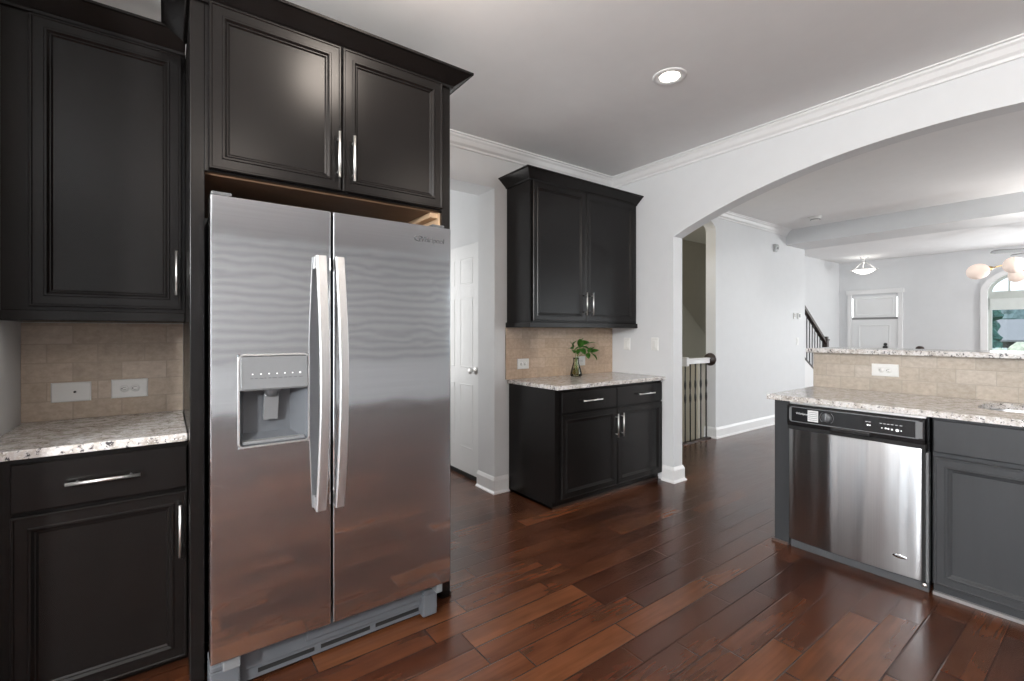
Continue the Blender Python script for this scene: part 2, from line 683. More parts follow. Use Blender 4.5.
# floor
fb = bmesh.new()
bx(fb, -3.6, 12.0, -4.7, 3.25, -0.2, 0)
bx(fb, 1.1, 2.35, 3.25, 5.3, -0.2, 0)
bx(fb, 7.96, 12.0, 3.25, 4.1, -0.2, 0)
struct('floor', fb, 'floor')
# ceiling
struct('ceiling', box(-3.6, 12.0, -4.7, 5.3, CEIL, CEIL + 0.15), 'ceiling')

# walls ---------------------------------------------------------------
struct('wall_cabinets', box(-3.6, 1.17, 2.852, 3.36, 0, CEIL), 'wall')
# kitchen back wall with the cased opening to the hall
wb = bmesh.new()
prism(wb, [(1.17, 2.465), (2.13, 2.465), (2.13, 0), (WA + .05, 0), (WA + .05, CEIL), (1.17, CEIL)], 'y', WB, 3.36)
struct('wall_back', wb, 'wall')
struct('wall_left', box(-0.62, -0.5, 1.9, 2.85, 0, CEIL), 'wall')
# hall behind the opening
struct('wall_hall', box(2.19, 2.35, 3.36, 5.3, 0, CEIL), 'wall')
struct('wall_hall_side', box(1.0, 1.17, 3.36, 5.3, 0, CEIL), 'wall')
struct('wall_hall_end', box(1.0, 2.35, 5.3, 5.4, 0, CEIL), 'wall')
# arch wall
Y0, Y1, ZS, ZT = 2.42, -1.12, 2.130, 2.490
hs = (Y0 - Y1) / 2
sag = ZT - ZS
R = (hs * hs + sag * sag) / (2 * sag)
yc = (Y0 + Y1) / 2
a0 = math.asin(hs / R)
arc = []
NA = 48
for k in range(NA + 1):
    a = a0 - 2 * a0 * k / NA
    arc.append((yc + R * math.sin(a), ZT - R + R * math.cos(a)))
poly = [(3.36, 0), (Y0, 0)] + arc + [(Y1, 0), (-2.1, 0), (-2.1, CEIL), (3.36, CEIL)]
struct('wall_arch', prism(bmesh.new(), poly, 'x', WA, 3.66), 'wall')
# wall with the stair opening (kitchen back wall carried on beyond the arch)
el = []
for k in range(25):
    a = PI * k / 24
    el.append((4.57 + 0.85 * math.cos(a), 2.555 + 0.21 * math.sin(a)))
poly = [(7.96, 0), (5.42, 0)] + el + [(3.72, 0), (3.66, 0), (3.66, CEIL), (7.96, CEIL)]
struct('wall_stair', prism(bmesh.new(), list(reversed(poly)), 'y', 3.12, 3.25), 'wall')
# stairwell shell
sw = bmesh.new()
bx(sw, 3.4, 8.1, 4.3, 4.42, -2.7, CEIL)
bx(sw, 3.4, 3.66, 3.36, 4.3, -2.7, CEIL)
bx(sw, 3.66, 7.96, 3.25, 3.30, -2.7, -0.2)
struct('wall_stairwell', sw, 'tan')
struct('wall_stair_slope', prism(bmesh.new(), [(3.66, -2.7), (7.96, -2.7), (7.96, 0.52), (5.6, 2.33), (3.66, 2.33)], 'y', 4.20, 4.30), plain('stair_skirt_paint', (0.47, 0.45, 0.38), 0.7, tex=0.02))
struct('wall_stairwell_end', box(7.84, 7.96, 3.25, 4.3, -2.7, CEIL), 'wall')
struct('floor_basement', box(3.4, 8.1, 3.25, 4.4, -2.85, -2.7), 'cream')
struct('ceiling_stairwell', box(3.66, 7.84, 3.25, 4.3, 2.76, 2.80), 'tan')
struct('wall_landing', box(5.27, 5.42, 3.262, 3.62, -0.2, 0.925), 'cream')
# far room shell
struct('wall_foyer', box(7.96, 12.0, 3.94, 4.1, 0, CEIL), 'wall')
WCY, WHW, WSP, WRISE = 0.85, 0.80, 2.03, 0.40
arch_w = [(WCY + WHW * math.cos(PI * k / 32), WSP + WRISE * math.sin(PI * k / 32)) for k in range(33)]
wf = struct('wall_far', box(11.8, 11.98, -4.7, 4.1, 0, CEIL), 'wall')
cut(wf, [prism(bmesh.new(), [(WCY - WHW, 0.55), (WCY + WHW, 0.55)] + arch_w, 'x', 11.7, 12.1)])
wr = struct('wall_rear', box(-3.6, 12.0, -4.85, -4.7, 0, CEIL), 'wall')
wl = struct('wall_side', box(-3.75, -3.6, -4.85, 3.36, 0, CEIL), 'wall')
cut(wr, [box(4.7, 7.3, -5, -4.5, 0.6, 2.5), box(8.5, 11.1, -5, -4.5, 0.6, 2.5), box(0.3, 3.4, -5, -4.5, 0.95, 2.55)])
cut(wl, [box(-3.9, -3.5, -2.0, 1.4, 0.05, 2.2)])
# dropped beam between living room and foyer
struct('trim_1', box(7.32, 7.96, -4.7, 3.12, 2.583, CEIL), 'wall')
# crown mouldings
cp = [(0, CEIL - .088), (.012, CEIL - .088), (.014, CEIL - .072), (.030, CEIL - .058), (.046, CEIL - .030), (.060, CEIL - .020), (.064, CEIL - .010), (.080, CEIL - .008), (.080, CEIL), (0, CEIL)]
struct('trim_2', molding(bmesh.new(), [(1.17, WB), (WA, WB), (WA, -2.1)], cp, flip=True), 'trim')
struct('trim_3', molding(bmesh.new(), [(3.75, 3.12), (7.32, 3.12)], cp, flip=True), 'trim')
# baseboards
bp = [(0, 0), (.030, 0), (.030, .008), (.016, .022), (.016, .105), (.009, .122), (.004, .132), (0, .132)]
struct('baseboard_pier', molding(bmesh.new(), [(WA, 2.525), (WA, Y0), (3.66, Y0), (3.66, 3.12)], bp, flip=True), 'trim')
struct('baseboard_jamb', molding(bmesh.new(), [(2.13, 3.36), (2.13, WB), (2.262, WB)], bp, flip=True), 'trim')
struct('baseboard_living', molding(bmesh.new(), [(5.42, 3.262), (5.42, 3.12), (7.96, 3.12)], bp, flip=True), 'trim')
struct('baseboard_far', molding(bmesh.new(), [(11.8, 2.75), (11.8, -4.7)], bp, flip=True), 'trim')
# knee wall that carries the raised bar
struct('wall_peninsula', box(3.755, 3.88, -1.1, 1.415, 0, 1.157), 'wall')

# pantry door in the hall ----------------------------------------------
def six_panel(bm, x0, x1, z0, z1, t=0.035):
    """panelled leaf facing -y at y=0"""
    bx(bm, x0, x1, 0.004, t, z0, z1)
    w = x1 - x0
    for (zz0, zz1) in ((z0 + .22, z0 + .80), (z0 + .95, z0 + 1.58), (z0 + 1.70, z1 - .12)):
        for (xx0, xx1) in ((x0 + .11, x0 + w / 2 - .05), (x0 + w / 2 + .05, x1 - .11)):
            rings_panel(bm, xx0, xx1, zz0, zz1, [(0, .006), (0, .003), (.006, .0015), (.014, .0034), (.03, .0034), (.045, .0026)])
    return bm


d2 = bpy.data.objects.new('door_1', None)
C.objects.link(d2)
d2['kind'] = 'structure'
d2.location = (2.175, 4.18, 0)
d2.rotation_euler = (0, 0, -PI / 2)
obj('door_leaf', six_panel(bmesh.new(), 0, 0.76, 0.035, 2.09, 0.014), 'door_white', d2, bevel=0.002)
obj('threshold', box(0, .78, -.004, .014, 0, .034), 'shadow_gap', d2)
kb = bmesh.new()
lathe(kb, [(0, 0), (.032, 0), (.032, .006), (.012, .010), (.011, .034), (.022, .042), (.027, .055), (.022, .068), (0, .072)], 20, aim((0.705, 0.004, 0.965), (0, -1, 0)))
obj('door_handle', kb, 'nickel', d2, smooth=True)

# front door -------------------------------------------------------------
d1 = bpy.data.objects.new('door_2', None)
C.objects.link(d1)
d1['kind'] = 'structure'
d1.location = (11.8, 3.78, 0)
d1.rotation_euler = (0, 0, -PI / 2)
fr = bmesh.new()
bx(fr, 0, .075, -.03, 0, 0, 2.10)
bx(fr, .86, .935, -.03, 0, 0, 2.10)
bx(fr, -.02, .955, -.04, 0, 2.10, 2.19)
obj('door_frame', fr, 'trim', d1, bevel=0.004)
lf = bmesh.new()
bx(lf, .08, .855, -.016, 0, 0.01, 1.57)
bx(lf, .10, .835, -.016, 0, 1.615, 2.06)
for z0, z1 in ((.2, .75), (.88, 1.46)):
    rings_panel(lf, .2, .735, z0, z1, [(0, -.016), (.0, -.024), (.012, -.026), (.03, -.018), (.06, -.018)])
rings_panel(lf, .14, .795, 1.65, 2.02, [(0, -.016), (0, -.022), (.012, -.024), (.03, -.018)])
obj('door_leaf', lf, 'door_white', d1, bevel=0.003)
gp = bmesh.new()
bx(gp, .082, .098, -.012, -.004, 1.62, 2.02)
bx(gp, .837, .853, -.012, -.004, 1.62, 2.02)
obj('glass_slit', gp, emissive('daylit_slit', (0.95, 1, 1), 0.95), d1)
gg = box(.08, .855, -.010, -.002, 1.572, 1.613)
obj('door_rail', gg, 'fan', d1)
kb = bmesh.new()
lathe(kb, [(0, 0), (.035, 0), (.035, .01), (.012, .014), (.012, .04), (.03, .05), (.034, .065), (.02, .08), (0, .082)], 16, aim((.66, -.016, 1.0), (0, -1, 0)))
lathe(kb, [(0, 0), (.03, 0), (.03, .02), (0, .022)], 16, aim((.66, -.016, 1.06), (0, -1, 0)))
obj('door_handle', kb, 'iron', d1, smooth=True)

# arched window in the far wall ------------------------------------------
def arch_ring(bm, x0, x1, hw_o, rise_o, hw_i, rise_i, zb_o, zb_i):
    n = 32
    def outline(hw, rise, zb):
        return [(WCY + hw, zb)] + [(WCY + hw * math.cos(PI * k / n), WSP + rise * math.sin(PI * k / n)) for k in range(n + 1)] + [(WCY - hw, zb)]
    o, i = outline(hw_o, rise_o, zb_o), outline(hw_i, rise_i, zb_i)
    V = {}
    for nm, pl in (('o', o), ('i', i)):
        for x in (x0, x1):
            V[nm, x] = [bm.verts.new((x, y, z)) for y, z in pl]
    m = len(o)
    for k in range(m - 1):
        for q in ((V['o', x0], V['i', x0]), (V['o', x1], V['i', x1]), (V['o', x0], V['o', x1]), (V['i', x0], V['i', x1])):
            bm.faces.new((q[0][k], q[0][k + 1], q[1][k + 1], q[1][k]))
    for k in (0, m - 1):
        bm.faces.new((V['o', x0][k], V['i', x0][k], V['i', x1][k], V['o', x1][k]))
    bmesh.ops.recalc_face_normals(bm, faces=bm.faces)


w1 = bpy.data.objects.new('window_1', None)
C.objects.link(w1)
w1['kind'] = 'structure'
cas = bmesh.new()
arch_ring(cas, 11.765, 11.80, .89, .48, .80, .40, 0.50, 0.50)
obj('window_casing', cas, 'trim', w1)
fr = bmesh.new()
arch_ring(fr, 11.84, 11.90, .80, .40, .755, .355, 0.55, 0.55)
bx(fr, 11.83, 11.91, WCY - .8, WCY + .8, 1.90, 2.03)
bx(fr, 11.85, 11.89, WCY - .02, WCY + .02, 2.03, 2.40)
bx(fr, 11.85, 11.89, 1.38, 1.405, 2.03, 2.29)
bx(fr, 11.85, 11.89, .30, .325, 2.03, 2.29)
bx(fr, 11.84, 11.90, WCY - .03, WCY + .03, .55, 1.90)
bx(fr, 11.84, 11.90, WCY - .8, WCY + .8, .55, .60)
obj('window_frame', fr, plain('grey_green_frame', (0.50, 0.54, 0.51), 0.5), w1)
obj('roller_shade', box(11.815, 11.83, WCY - .77, WCY + .77, 1.70, 1.90), 'shade', w1)
obj('window_sill', box(11.72, 11.86, WCY - .92, WCY + .92, .47, .55), 'trim', w1)
pn = bmesh.new()
prism(pn, [(WCY - WHW, 0.55), (WCY + WHW, 0.55)] + arch_w, 'x', 11.868, 11.872)
obj('window_pane', pn, 'pane', w1)
# windows behind the camera (they light the rooms and show in the steel)
for i, (x0, x1, z0, z1) in enumerate(((0.3, 3.4, 0.95, 2.55), (4.7, 7.3, 0.6, 2.5), (8.5, 11.1, 0.6, 2.5))):
    f = bmesh.new()
    for a in (x0, (x0 + x1) / 2 - .025, x1 - .05):
        bx(f, a, a + .05, -4.80, -4.74, z0, z1)
    for a in (z0, (z0 + z1) / 2 - .02, z1 - .05):
        bx(f, x0, x1, -4.80, -4.74, a, a + .05)
    wi = struct('window_%d' % (i + 2), f, 'trim')
    obj('window_pane', box(x0, x1, -4.775, -4.77, z0, z1), 'pane', wi)
struct('unseen_shade', box(.1, 4.66, -4.700, -4.690, .80, 2.72), 'trim')  # unseen window shade, sized to be mirrored in the fridge steel
f = bmesh.new()
zz = .86
while zz < 2.70:
    bx(f, .1, 4.66, -4.690, -4.668, zz - .024, zz + .024)
    zz += .150
struct('unseen_shade_battens', f, 'mid_plastic')  # dark battens on the unseen shade, spaced to band the fridge reflection
f = bmesh.new()
for a in (-2.0, -.9, .25, 1.35):
    bx(f, -3.70, -3.64, a, a + .05, .05, 2.2)
for a in (.05, 2.12):
    bx(f, -3.70, -3.64, -2.0, 1.4, a, a + .08)
wi = struct('door_3', f, 'trim')
obj('window_pane', box(-3.675, -3.67, -2.0, 1.4, .05, 2.2), 'pane', wi)


# ================================================================== CABINETRY
def bar_pull(parent, x, z, length, vertical, yf, name='handle'):
    """straight bar pull on two posts in front of a face at y=yf"""
    bm = bmesh.new()
    h = length / 2
    yb = yf - .030
    if vertical:
        tube(bm, [(x, yb, z - h), (x, yb, z + h)], .0058)
        for s in (-1, 1):
            tube(bm, [(x, yf, z + s * h * .72), (x, yb, z + s * h * .72)], .0042, 8)
    else:
        tube(bm, [(x - h, yb, z), (x + h, yb, z)], .0058)
        for s in (-1, 1):
            tube(bm, [(x + s * h * .72, yf, z), (x + s * h * .72, yb, z)], .0042, 8)
    o = obj(name, bm, 'nickel', parent, smooth=True)
    o['label'] = 'brushed nickel bar pull'
    return o


def door(parent, x0, x1, z0, z1, pull=None, m='cabinet'):
    bm = rings_panel(bmesh.new(), x0, x1, z0, z1, [(i, y) for i, y in DOOR])
    d = obj('door', bm, m, parent)
    if pull:
        bar_pull(d, pull[0], pull[1], pull[2], True, 0.002)
    return d


def drawer(parent, x0, x1, z0, z1, pull=True, pl=.19, m='cabinet', px=None, name='drawer'):
    bm = rings_panel(bmesh.new(), x0, x1, z0, z1, SLAB)
    d = obj(name, bm, m, parent)
    if pull:
        bar_pull(d, px if px is not None else (x0 + x1) / 2, (z0 + z1) / 2, pl, False, 0.0)
    return d


def crown_prof(z0, proj, h):
    return [(0, z0), (.010, z0), (.014, z0 + .010), (proj - .008, z0 + h - .012), (proj, z0 + h - .010), (proj, z0 + h), (0, z0 + h)]


# local frame of each cabinet: x along the front, door faces at y=0, carcass from y=.02 back
# --- left base cabinet
t = thing('base_cabinet', 'black base cabinet with one drawer and door under the left counter, beside the refrigerator', 'cabinet', (-0.495, 2.19, 0))
bm = bmesh.new()
bx(bm, 0, .562, .022, .650, .050, .883)
bx(bm, 0, .562, .085, .650, 0, .050)
obj('body', bm, 'cabinet', t, bevel=0.0015)
drawer(t, .085, .560, .706, .866, pl=.20, px=.320)
door(t, .085, .560, .055, .692, pull=(.537, .549, .195))
# --- left counter
cb = box(-.497, .066, 2.185, 2.845, .883, .914)
tag(obj('countertop', cb, 'granite', bevel=.004), 'short speckled granite countertop on the left cabinet, below two outlets', 'countertop')
# --- left tiles
bs = box(-.498, .066, 0, .008, 0, .428)
o = obj('backsplash', bs, 'tile')
o.location = (0, 2.842, .914)
tag(o, 'stone tile backsplash over the left counter with two outlets', 'backsplash')
# --- left wall cabinet
t = thing('upper_cabinet', 'black wall cabinet with a single door hanging over the left counter', 'cabinet', (-0.495, 2.49, 0))
bm = bmesh.new()
bx(bm, 0, .562, .022, .355, 1.385, 2.53)
obj('body', bm, 'cabinet', t, bevel=0.0015)
obj('light_rail', box(0, .562, .006, .355, 1.345, 1.385), 'cabinet', t, bevel=.004)
door(t, .078, .548, 1.400, 2.508, pull=(.530, 1.555, .19))
cm = molding(bmesh.new(), [(.5622, .022), (0, .022)], crown_prof(2.515, .085, .075), flip=False)
obj('crown_molding', cm, 'cabinet', t)

# --- refrigerator surround
t = thing('refrigerator_cabinet', 'tall dark surround with two upper doors enclosing the stainless refrigerator', 'cabinet', (0, 2.01, 0))
obj('side_panel', box(.068, .112, .022, .838, 0, 2.53), 'cabinet', t, bevel=.002)
obj('side_panel', box(1.078, 1.124, .022, .838, 0, 2.53), 'cabinet', t, bevel=.002)
li = obj('panel_lining', box(1.070, 1.078, .040, .838, 0.05, 1.885), 'birch', t)
li['label'] = 'unfinished pale wood inner face of the side panel'
bm = bmesh.new()
bx(bm, .112, 1.078, .022, .838, 1.89, 2.53)
obj('body', bm, 'cabinet', t, bevel=0.0015)
u_ = obj('underside', box(.112, 1.070, .045, .838, 1.884, 1.890), plain('unfinished_brown_wood', (0.16, 0.085, 0.045), 0.6, tex=0.1), t)
u_['label'] = 'unfinished brown underside of the upper cabinet'
o = obj('batten', box(1.030, 1.070, .05, .838, 1.860, 1.884), 'birch', t)
o['label'] = 'unfinished pale wood cleat'
door(t, .124, .594, 1.897, 2.506, pull=(.578, 2.040, .19))
door(t, .600, 1.073, 1.897, 2.506, pull=(.640, 2.036, .19))
cm = molding(bmesh.new(), [(1.124, .838), (1.124, .022), (.068, .022), (.068, .36)], crown_prof(2.500, .085, .068), flip=False)
cm2 = obj('crown_molding', cm, 'cabinet', t)
obj('shoe_molding', box(1.124, 1.136, .03, .838, 0, .018), 'dark_wood', t)

# --- buffet base cabinet
BX = 2.275
t = thing('base_cabinet', 'black base cabinet with two drawers and two doors under the vase, between doorway and arch', 'cabinet', (BX, 2.52, 0))
bm = bmesh.new()
bx(bm, 0, 1.250, .022, .585, .060, .883)
bx(bm, .018, 1.250, .055, .585, 0, .060)
obj('body', bm, 'cabinet', t, bevel=0.0015)
pr = bmesh.new()
prism(pr, [(.022, .06), (.055, .06), (.055, 0), (.585, 0), (.585, .883), (.022, .883)], 'x', -.008, 0)
obj('end_panel', pr, 'cabinet', t)
drawer(t, .044, .640, .706, .864, pl=.205)
drawer(t, .648, 1.236, .706, .864, pl=.205, px=.995)
door(t, .044, .650, .070, .694, pull=(.628, .555, .19))
door(t, .658, 1.236, .070, .694, pull=(.694, .557, .19))
sm = molding(bmesh.new(), [(-.008, .59), (-.008, .05), (1.25, .05)], [(0, 0), (.014, 0), (.012, .010), (.004, .018), (0, .018)], flip=False)
bmesh.ops.recalc_face_normals(sm, faces=sm.faces)
sm_o = obj('shoe_molding', sm, 'dark_wood', t)
# --- buffet counter
cb = box(2.252, 3.528, 2.495, 3.113, .883, .914)
tag(obj('countertop', cb, 'granite', bevel=.004), 'speckled granite countertop with a leafy vase on it', 'countertop')
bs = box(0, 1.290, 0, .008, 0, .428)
o = obj('backsplash', bs, 'tile_warm_lit')
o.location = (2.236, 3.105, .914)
tag(o, 'stone tile backsplash behind the vase', 'backsplash')
# --- buffet wall cabinet
t = thing('upper_cabinet', 'black two-door wall cabinet hanging over the vase and granite counter', 'cabinet', (2.250, 2.79, 0))
bm = bmesh.new()
bx(bm, 0, 1.272, .022, .322, 1.382, 2.50)
obj('body', bm, 'cabinet', t, bevel=0.0015)
obj('light_rail', box(-.014, 1.274, .006, .322, 1.340, 1.382), 'cabinet', t, bevel=.004)
door(t, .022, .592, 1.390, 2.476, pull=(.577, 1.540, .19))
door(t, .598, 1.226, 1.390, 2.476, pull=(.652, 1.540, .19))
cm = molding(bmesh.new(), [(1.274, .022), (0, .022), (0, .322)], crown_prof(2.478, .085, .075), flip=False)
obj('crown_molding', cm, 'cabinet', t)

# --- peninsula: sink cabinet (faces -x)
PX = 3.04
t = thing('sink_cabinet', 'charcoal grey sink base cabinet with false drawer front and door, right of the dishwasher', 'cabinet', (PX, 0.622, 0), -PI / 2)
bm = bmesh.new()
bx(bm, 0, .92, .022, .60, .055, .66)
bx(bm, 0, .92, .022, .05, .66, .883)
bx(bm, 0, .02, .05, .60, .66, .883)
bx(bm, .90, .92, .05, .60, .66, .883)
bx(bm, .0, .92, .040, .60, 0, .055)
obj('body', bm, 'charcoal', t, bevel=0.0015)
drawer(t, .006, .90, .712, .870, pull=False, m='charcoal', name='drawer_front')
door(t, .008, .455, .062, .690, m='charcoal')
door(t, .461, .90, .062, .690, m='charcoal')
obj('shoe_molding', box(0, .92, .022, .040, 0, .016), plain('grey_shoe_molding', (0.25, 0.24, 0.24), 0.4), t)
# --- peninsula end panel
t = thing('end_panel', 'narrow charcoal end panel closing the peninsula left of the dishwasher', 'cabinet', (PX, 1.372, 0), -PI / 2)
obj('board', box(0, .084, .022, .708, 0, .883), 'charcoal', t, bevel=.0015)
obj('shoe_molding', box(-.012, .080, .008, .022, 0, .016), plain('brown_shoe_molding', (0.10, 0.07, 0.06), 0.4), t)
# --- peninsula counter with sink cut-out
ct = obj('countertop', box(3.035, 3.752, -1.1, 1.408, .883, .914), 'granite')
cut(ct, [prism(bmesh.new(), round_rect(3.300, 3.675, -.28, .512, .10), 'z', .80, 1.0)])
tag(ct, 'long granite peninsula countertop with sink opening above the dishwasher', 'countertop')
# --- sink basin
t = thing('kitchen_sink', 'undermount stainless sink set in the peninsula countertop at the picture edge', 'sink', (0, 0, .882))
sb = bmesh.new()
o_, i_ = round_rect(3.290, 3.685, -.29, .522, .105), round_rect(3.33, 3.645, -.25, .48, .07)
top = [sb.verts.new((x, y, 0)) for x, y in o_]
mid = [sb.verts.new((x, y, -.17)) for x, y in i_]
inn = [sb.verts.new((x, y, -.175)) for x, y in round_rect(3.35, 3.625, -.23, .46, .05)]
for a, b in ((top, mid), (mid, inn)):
    for k in range(len(a)):
        sb.faces.new((a[k], a[(k + 1) % len(a)], b[(k + 1) % len(a)], b[k]))
sb.faces.new(inn)
bmesh.ops.recalc_face_normals(sb, faces=sb.faces)
obj('basin', sb, 'sink_steel', t, smooth=True)
dr = lathe(bmesh.new(), [(0, .002), (.03, .002), (.042, .004), (.045, 0)], 20, Matrix.Translation((3.49, .11, -.174)))
obj('drain', dr, 'chrome', t, smooth=True)
# --- peninsula tiles and bar top
bs = box(0, 2.51, 0, .008, 0, .243)
o = obj('backsplash', bs, 'tile_pale_lit')
o.location = (3.747, 1.413, .914)
o.rotation_euler = (0, 0, -PI / 2)
tag(o, 'stone tile backsplash below the raised bar', 'backsplash')
tag(obj('bar_top', box(3.700, 4.12, -1.1, 1.445, 1.157, 1.188), 'granite', bevel=.004), 'raised granite bar top running above the peninsula tiles', 'countertop')

# ================================================================== REFRIGERATOR
fx0, fx1, FY = .117, 1.022, 1.84
t = thing('refrigerator', 'stainless side-by-side refrigerator with ice and water dispenser', 'refrigerator', (0, FY, 0))
obj('body', box(.128, 1.012, .085, .80, .195, 1.742), 'grey_plastic', t, bevel=.004)


def fridge_door(x0, x1, z0, z1, hole=None):
    bm = bmesh.new()
    xs = [x0, x1] if not hole else [x0, hole[0], hole[1], x1]
    zs = [z0, z1] if not hole else [z0, hole[2], hole[3], z1]
    g = [[bm.verts.new((x, 0, z)) for x in xs] for z in zs]
    for i in range(len(zs) - 1):
        for j in range(len(xs) - 1):
            if hole and i == 1 and j == 1:
                continue
            bm.faces.new((g[i][j], g[i][j + 1], g[i + 1][j + 1], g[i + 1][j]))
    bnd = [v for v in bm.verts if abs(v.co.x - x0) < 1e-6 or abs(v.co.x - x1) < 1e-6 or abs(v.co.z - z0) < 1e-6 or abs(v.co.z - z1) < 1e-6]
    # outer shell
    cyc = [g[0][j] for j in range(len(xs))] + [g[i][-1] for i in range(1, len(zs))] + [g[-1][j] for j in range(len(xs) - 2, -1, -1)] + [g[i][0] for i in range(len(zs) - 2, 0, -1)]
    back = [bm.verts.new((v.co.x, .078, v.co.z)) for v in cyc]
    n = len(cyc)
    for k in range(n):
        bm.faces.new((cyc[k], back[k], back[(k + 1) % n], cyc[(k + 1) % n]))
    bm.faces.new(back)
    if hole:
        h = [g[1][1], g[1][2], g[2][2], g[2][1]]
        hb = [bm.verts.new((v.co.x, .05, v.co.z)) for v in h]
        for k in range(4):
            bm.faces.new((h[k], h[(k + 1) % 4], hb[(k + 1) % 4], hb[k]))
    bmesh.ops.recalc_face_normals(bm, faces=bm.faces)
    return bm


HX0, HX1, HZ0, HZ1 = .200, .423, .905, 1.220
fd = obj('freezer_door', fridge_door(fx0, .5045, .190, 1.762, (HX0, HX1, HZ0, HZ1)), 'steel_h', t, bevel=.005, seg=3)
rd = obj('fridge_door', fridge_door(.5125, fx1, .190, 1.762), 'steel_h', t, bevel=.005, seg=3)


def bow_handle(x0, x1, parent):
    bm = bmesh.new()
    n = 28
    z0, z1 = .640, 1.585
    rings = []
    for k in range(n + 1):
        s = k / n
        z = z0 + (z1 - z0) * s
        yf = -.036 - .056 * math.sin(PI * s)
        yb = yf + .015
        rings.append([bm.verts.new(p) for p in ((x0, yb, z), (x0, yf + .004, z), (x0 + .004, yf, z), (x1 - .004, yf, z), (x1, yf + .004, z), (x1, yb, z))])
    for a, b in zip(rings, rings[1:]):
        for q in range(6):
            bm.faces.new((a[q], a[(q + 1) % 6], b[(q + 1) % 6], b[q]))
    bm.faces.new(rings[0])
    bm.faces.new(list(reversed(rings[-1])))
    for s in (z0, z1 - .045):
        bx(bm, x0 + .003, x1 - .003, -.034, .002, s, s + .045)
    bmesh.ops.recalc_face_normals(bm, faces=bm.faces)
    return obj('handle', bm, 'steel_handle', parent, smooth=False)


bow_handle(.443, .479, fd)
bow_handle(.512, .545, rd)
# dispenser pieces (sub-parts of the freezer door)
bz = bmesh.new()
def rr_ring(bm, x0, x1, z0, z1, w, r, ya, yb):
    o = round_rect(x0, x1, z0, z1, r)
    i = round_rect(x0 + w, x1 - w, z0 + w, z1 - w, max(.002, r - w))
    V = [[bm.verts.new((x, y, z)) for x, z in pl] for pl, y in ((o, ya), (i, ya), (i, yb), (o, yb))]
    n = len(o)
    for a, b in ((0, 1), (1, 2), (2, 3), (3, 0)):
        for k in range(n):
            bm.faces.new((V[a][k], V[a][(k + 1) % n], V[b][(k + 1) % n], V[b][k]))
    bmesh.ops.recalc_face_normals(bm, faces=bm.faces)
rr_ring(bz, HX0 - .003, HX1 + .003, HZ0 - .003, HZ1 + .003, .0045, .016, -.003, .004)
obj('dispenser_bezel', bz, 'steel_handle', fd)
rc = bmesh.new()
a = [rc.verts.new(p) for p in ((HX0, .003, HZ0), (HX1, .002, HZ0), (HX1, .002, 1.10), (HX0, .002, 1.10))]
b = [rc.verts.new(p) for p in ((HX0 + .022, .070, HZ0 + .035), (HX1 - .05, .070, HZ0 + .035), (HX1 - .05, .070, 1.10), (HX0 + .022, .070, 1.10))]
for k in range(4):
    rc.faces.new((a[k], a[(k + 1) % 4], b[(k + 1) % 4], b[k]))
rc.faces.new(b)
bmesh.ops.recalc_face_normals(rc, faces=rc.faces)
obj('dispenser_recess', rc, 'grille_plastic', fd)
pnl = bmesh.new()
prism(pnl, [(.030, HZ1 - .004), (-.003, HZ1 - .004), (-.012, 1.105), (-.008, 1.098), (.030, 1.098)], 'x', HX0 + .003, HX1 - .003)
obj('dispenser_panel', pnl, 'mid_plastic', fd, bevel=.003)
for k in range(7):
    bxk = box(-.0018, .0018, -.001, .001, -.0018, .0018) if k < 6 else box(-.0028, .0028, -.001, .001, -.0028, .0028)
    i = obj('indicator_light', bxk, 'led', fd)
    i.location = (HX0 + .040 + k * .0255, -.0083, 1.155)
tx = bmesh.new()
random.seed(3)
xk = HX0 + .033
while xk < HX1 - .03:
    w_ = random.uniform(.006, .014)
    bx(tx, xk, xk + w_, -.0096, -.0080, 1.139, 1.1415)
    xk += w_ + random.uniform(.003, .008)
obj('panel_print', tx, 'grey_plastic', fd)
pd = bmesh.new()
prism(pd, [(.020, 1.075), (.028, 1.085), (.062, 1.00), (.050, .985), (.040, .985)], 'x', HX0 + .080, HX0 + .128)
obj('paddle', pd, 'mid_plastic', fd, bevel=.003)
sp = lathe(bmesh.new(), [(0, 0), (.020, 0), (.024, .014), (.030, .02), (.030, .03), (0, .03)], 20, Matrix.Translation((HX0 + .106, .030, 1.072)))
obj('spout', sp, 'grey_plastic', fd, smooth=True)
obj('drip_tray', box(HX0 + .012, HX1 - .012, .004, .066, HZ0 + .006, HZ0 + .016), 'mid_plastic', fd, bevel=.002)
# logo
lt = text_mesh('logo_lettering', 'Whirlpool', .030, 'grey_plastic', rd, (.925, -.0015, 1.700), (PI / 2, 0, 0))
sw_ = bmesh.new()
pts = [(.868 + .020 * math.cos(a), -.002, 1.702 + .011 * math.sin(a)) for a in [0.5 + k * 0.25 for k in range(21)]]
tube(sw_, pts, .0016, 6)
obj('logo_swirl', sw_, 'grey_plastic', rd, smooth=True)
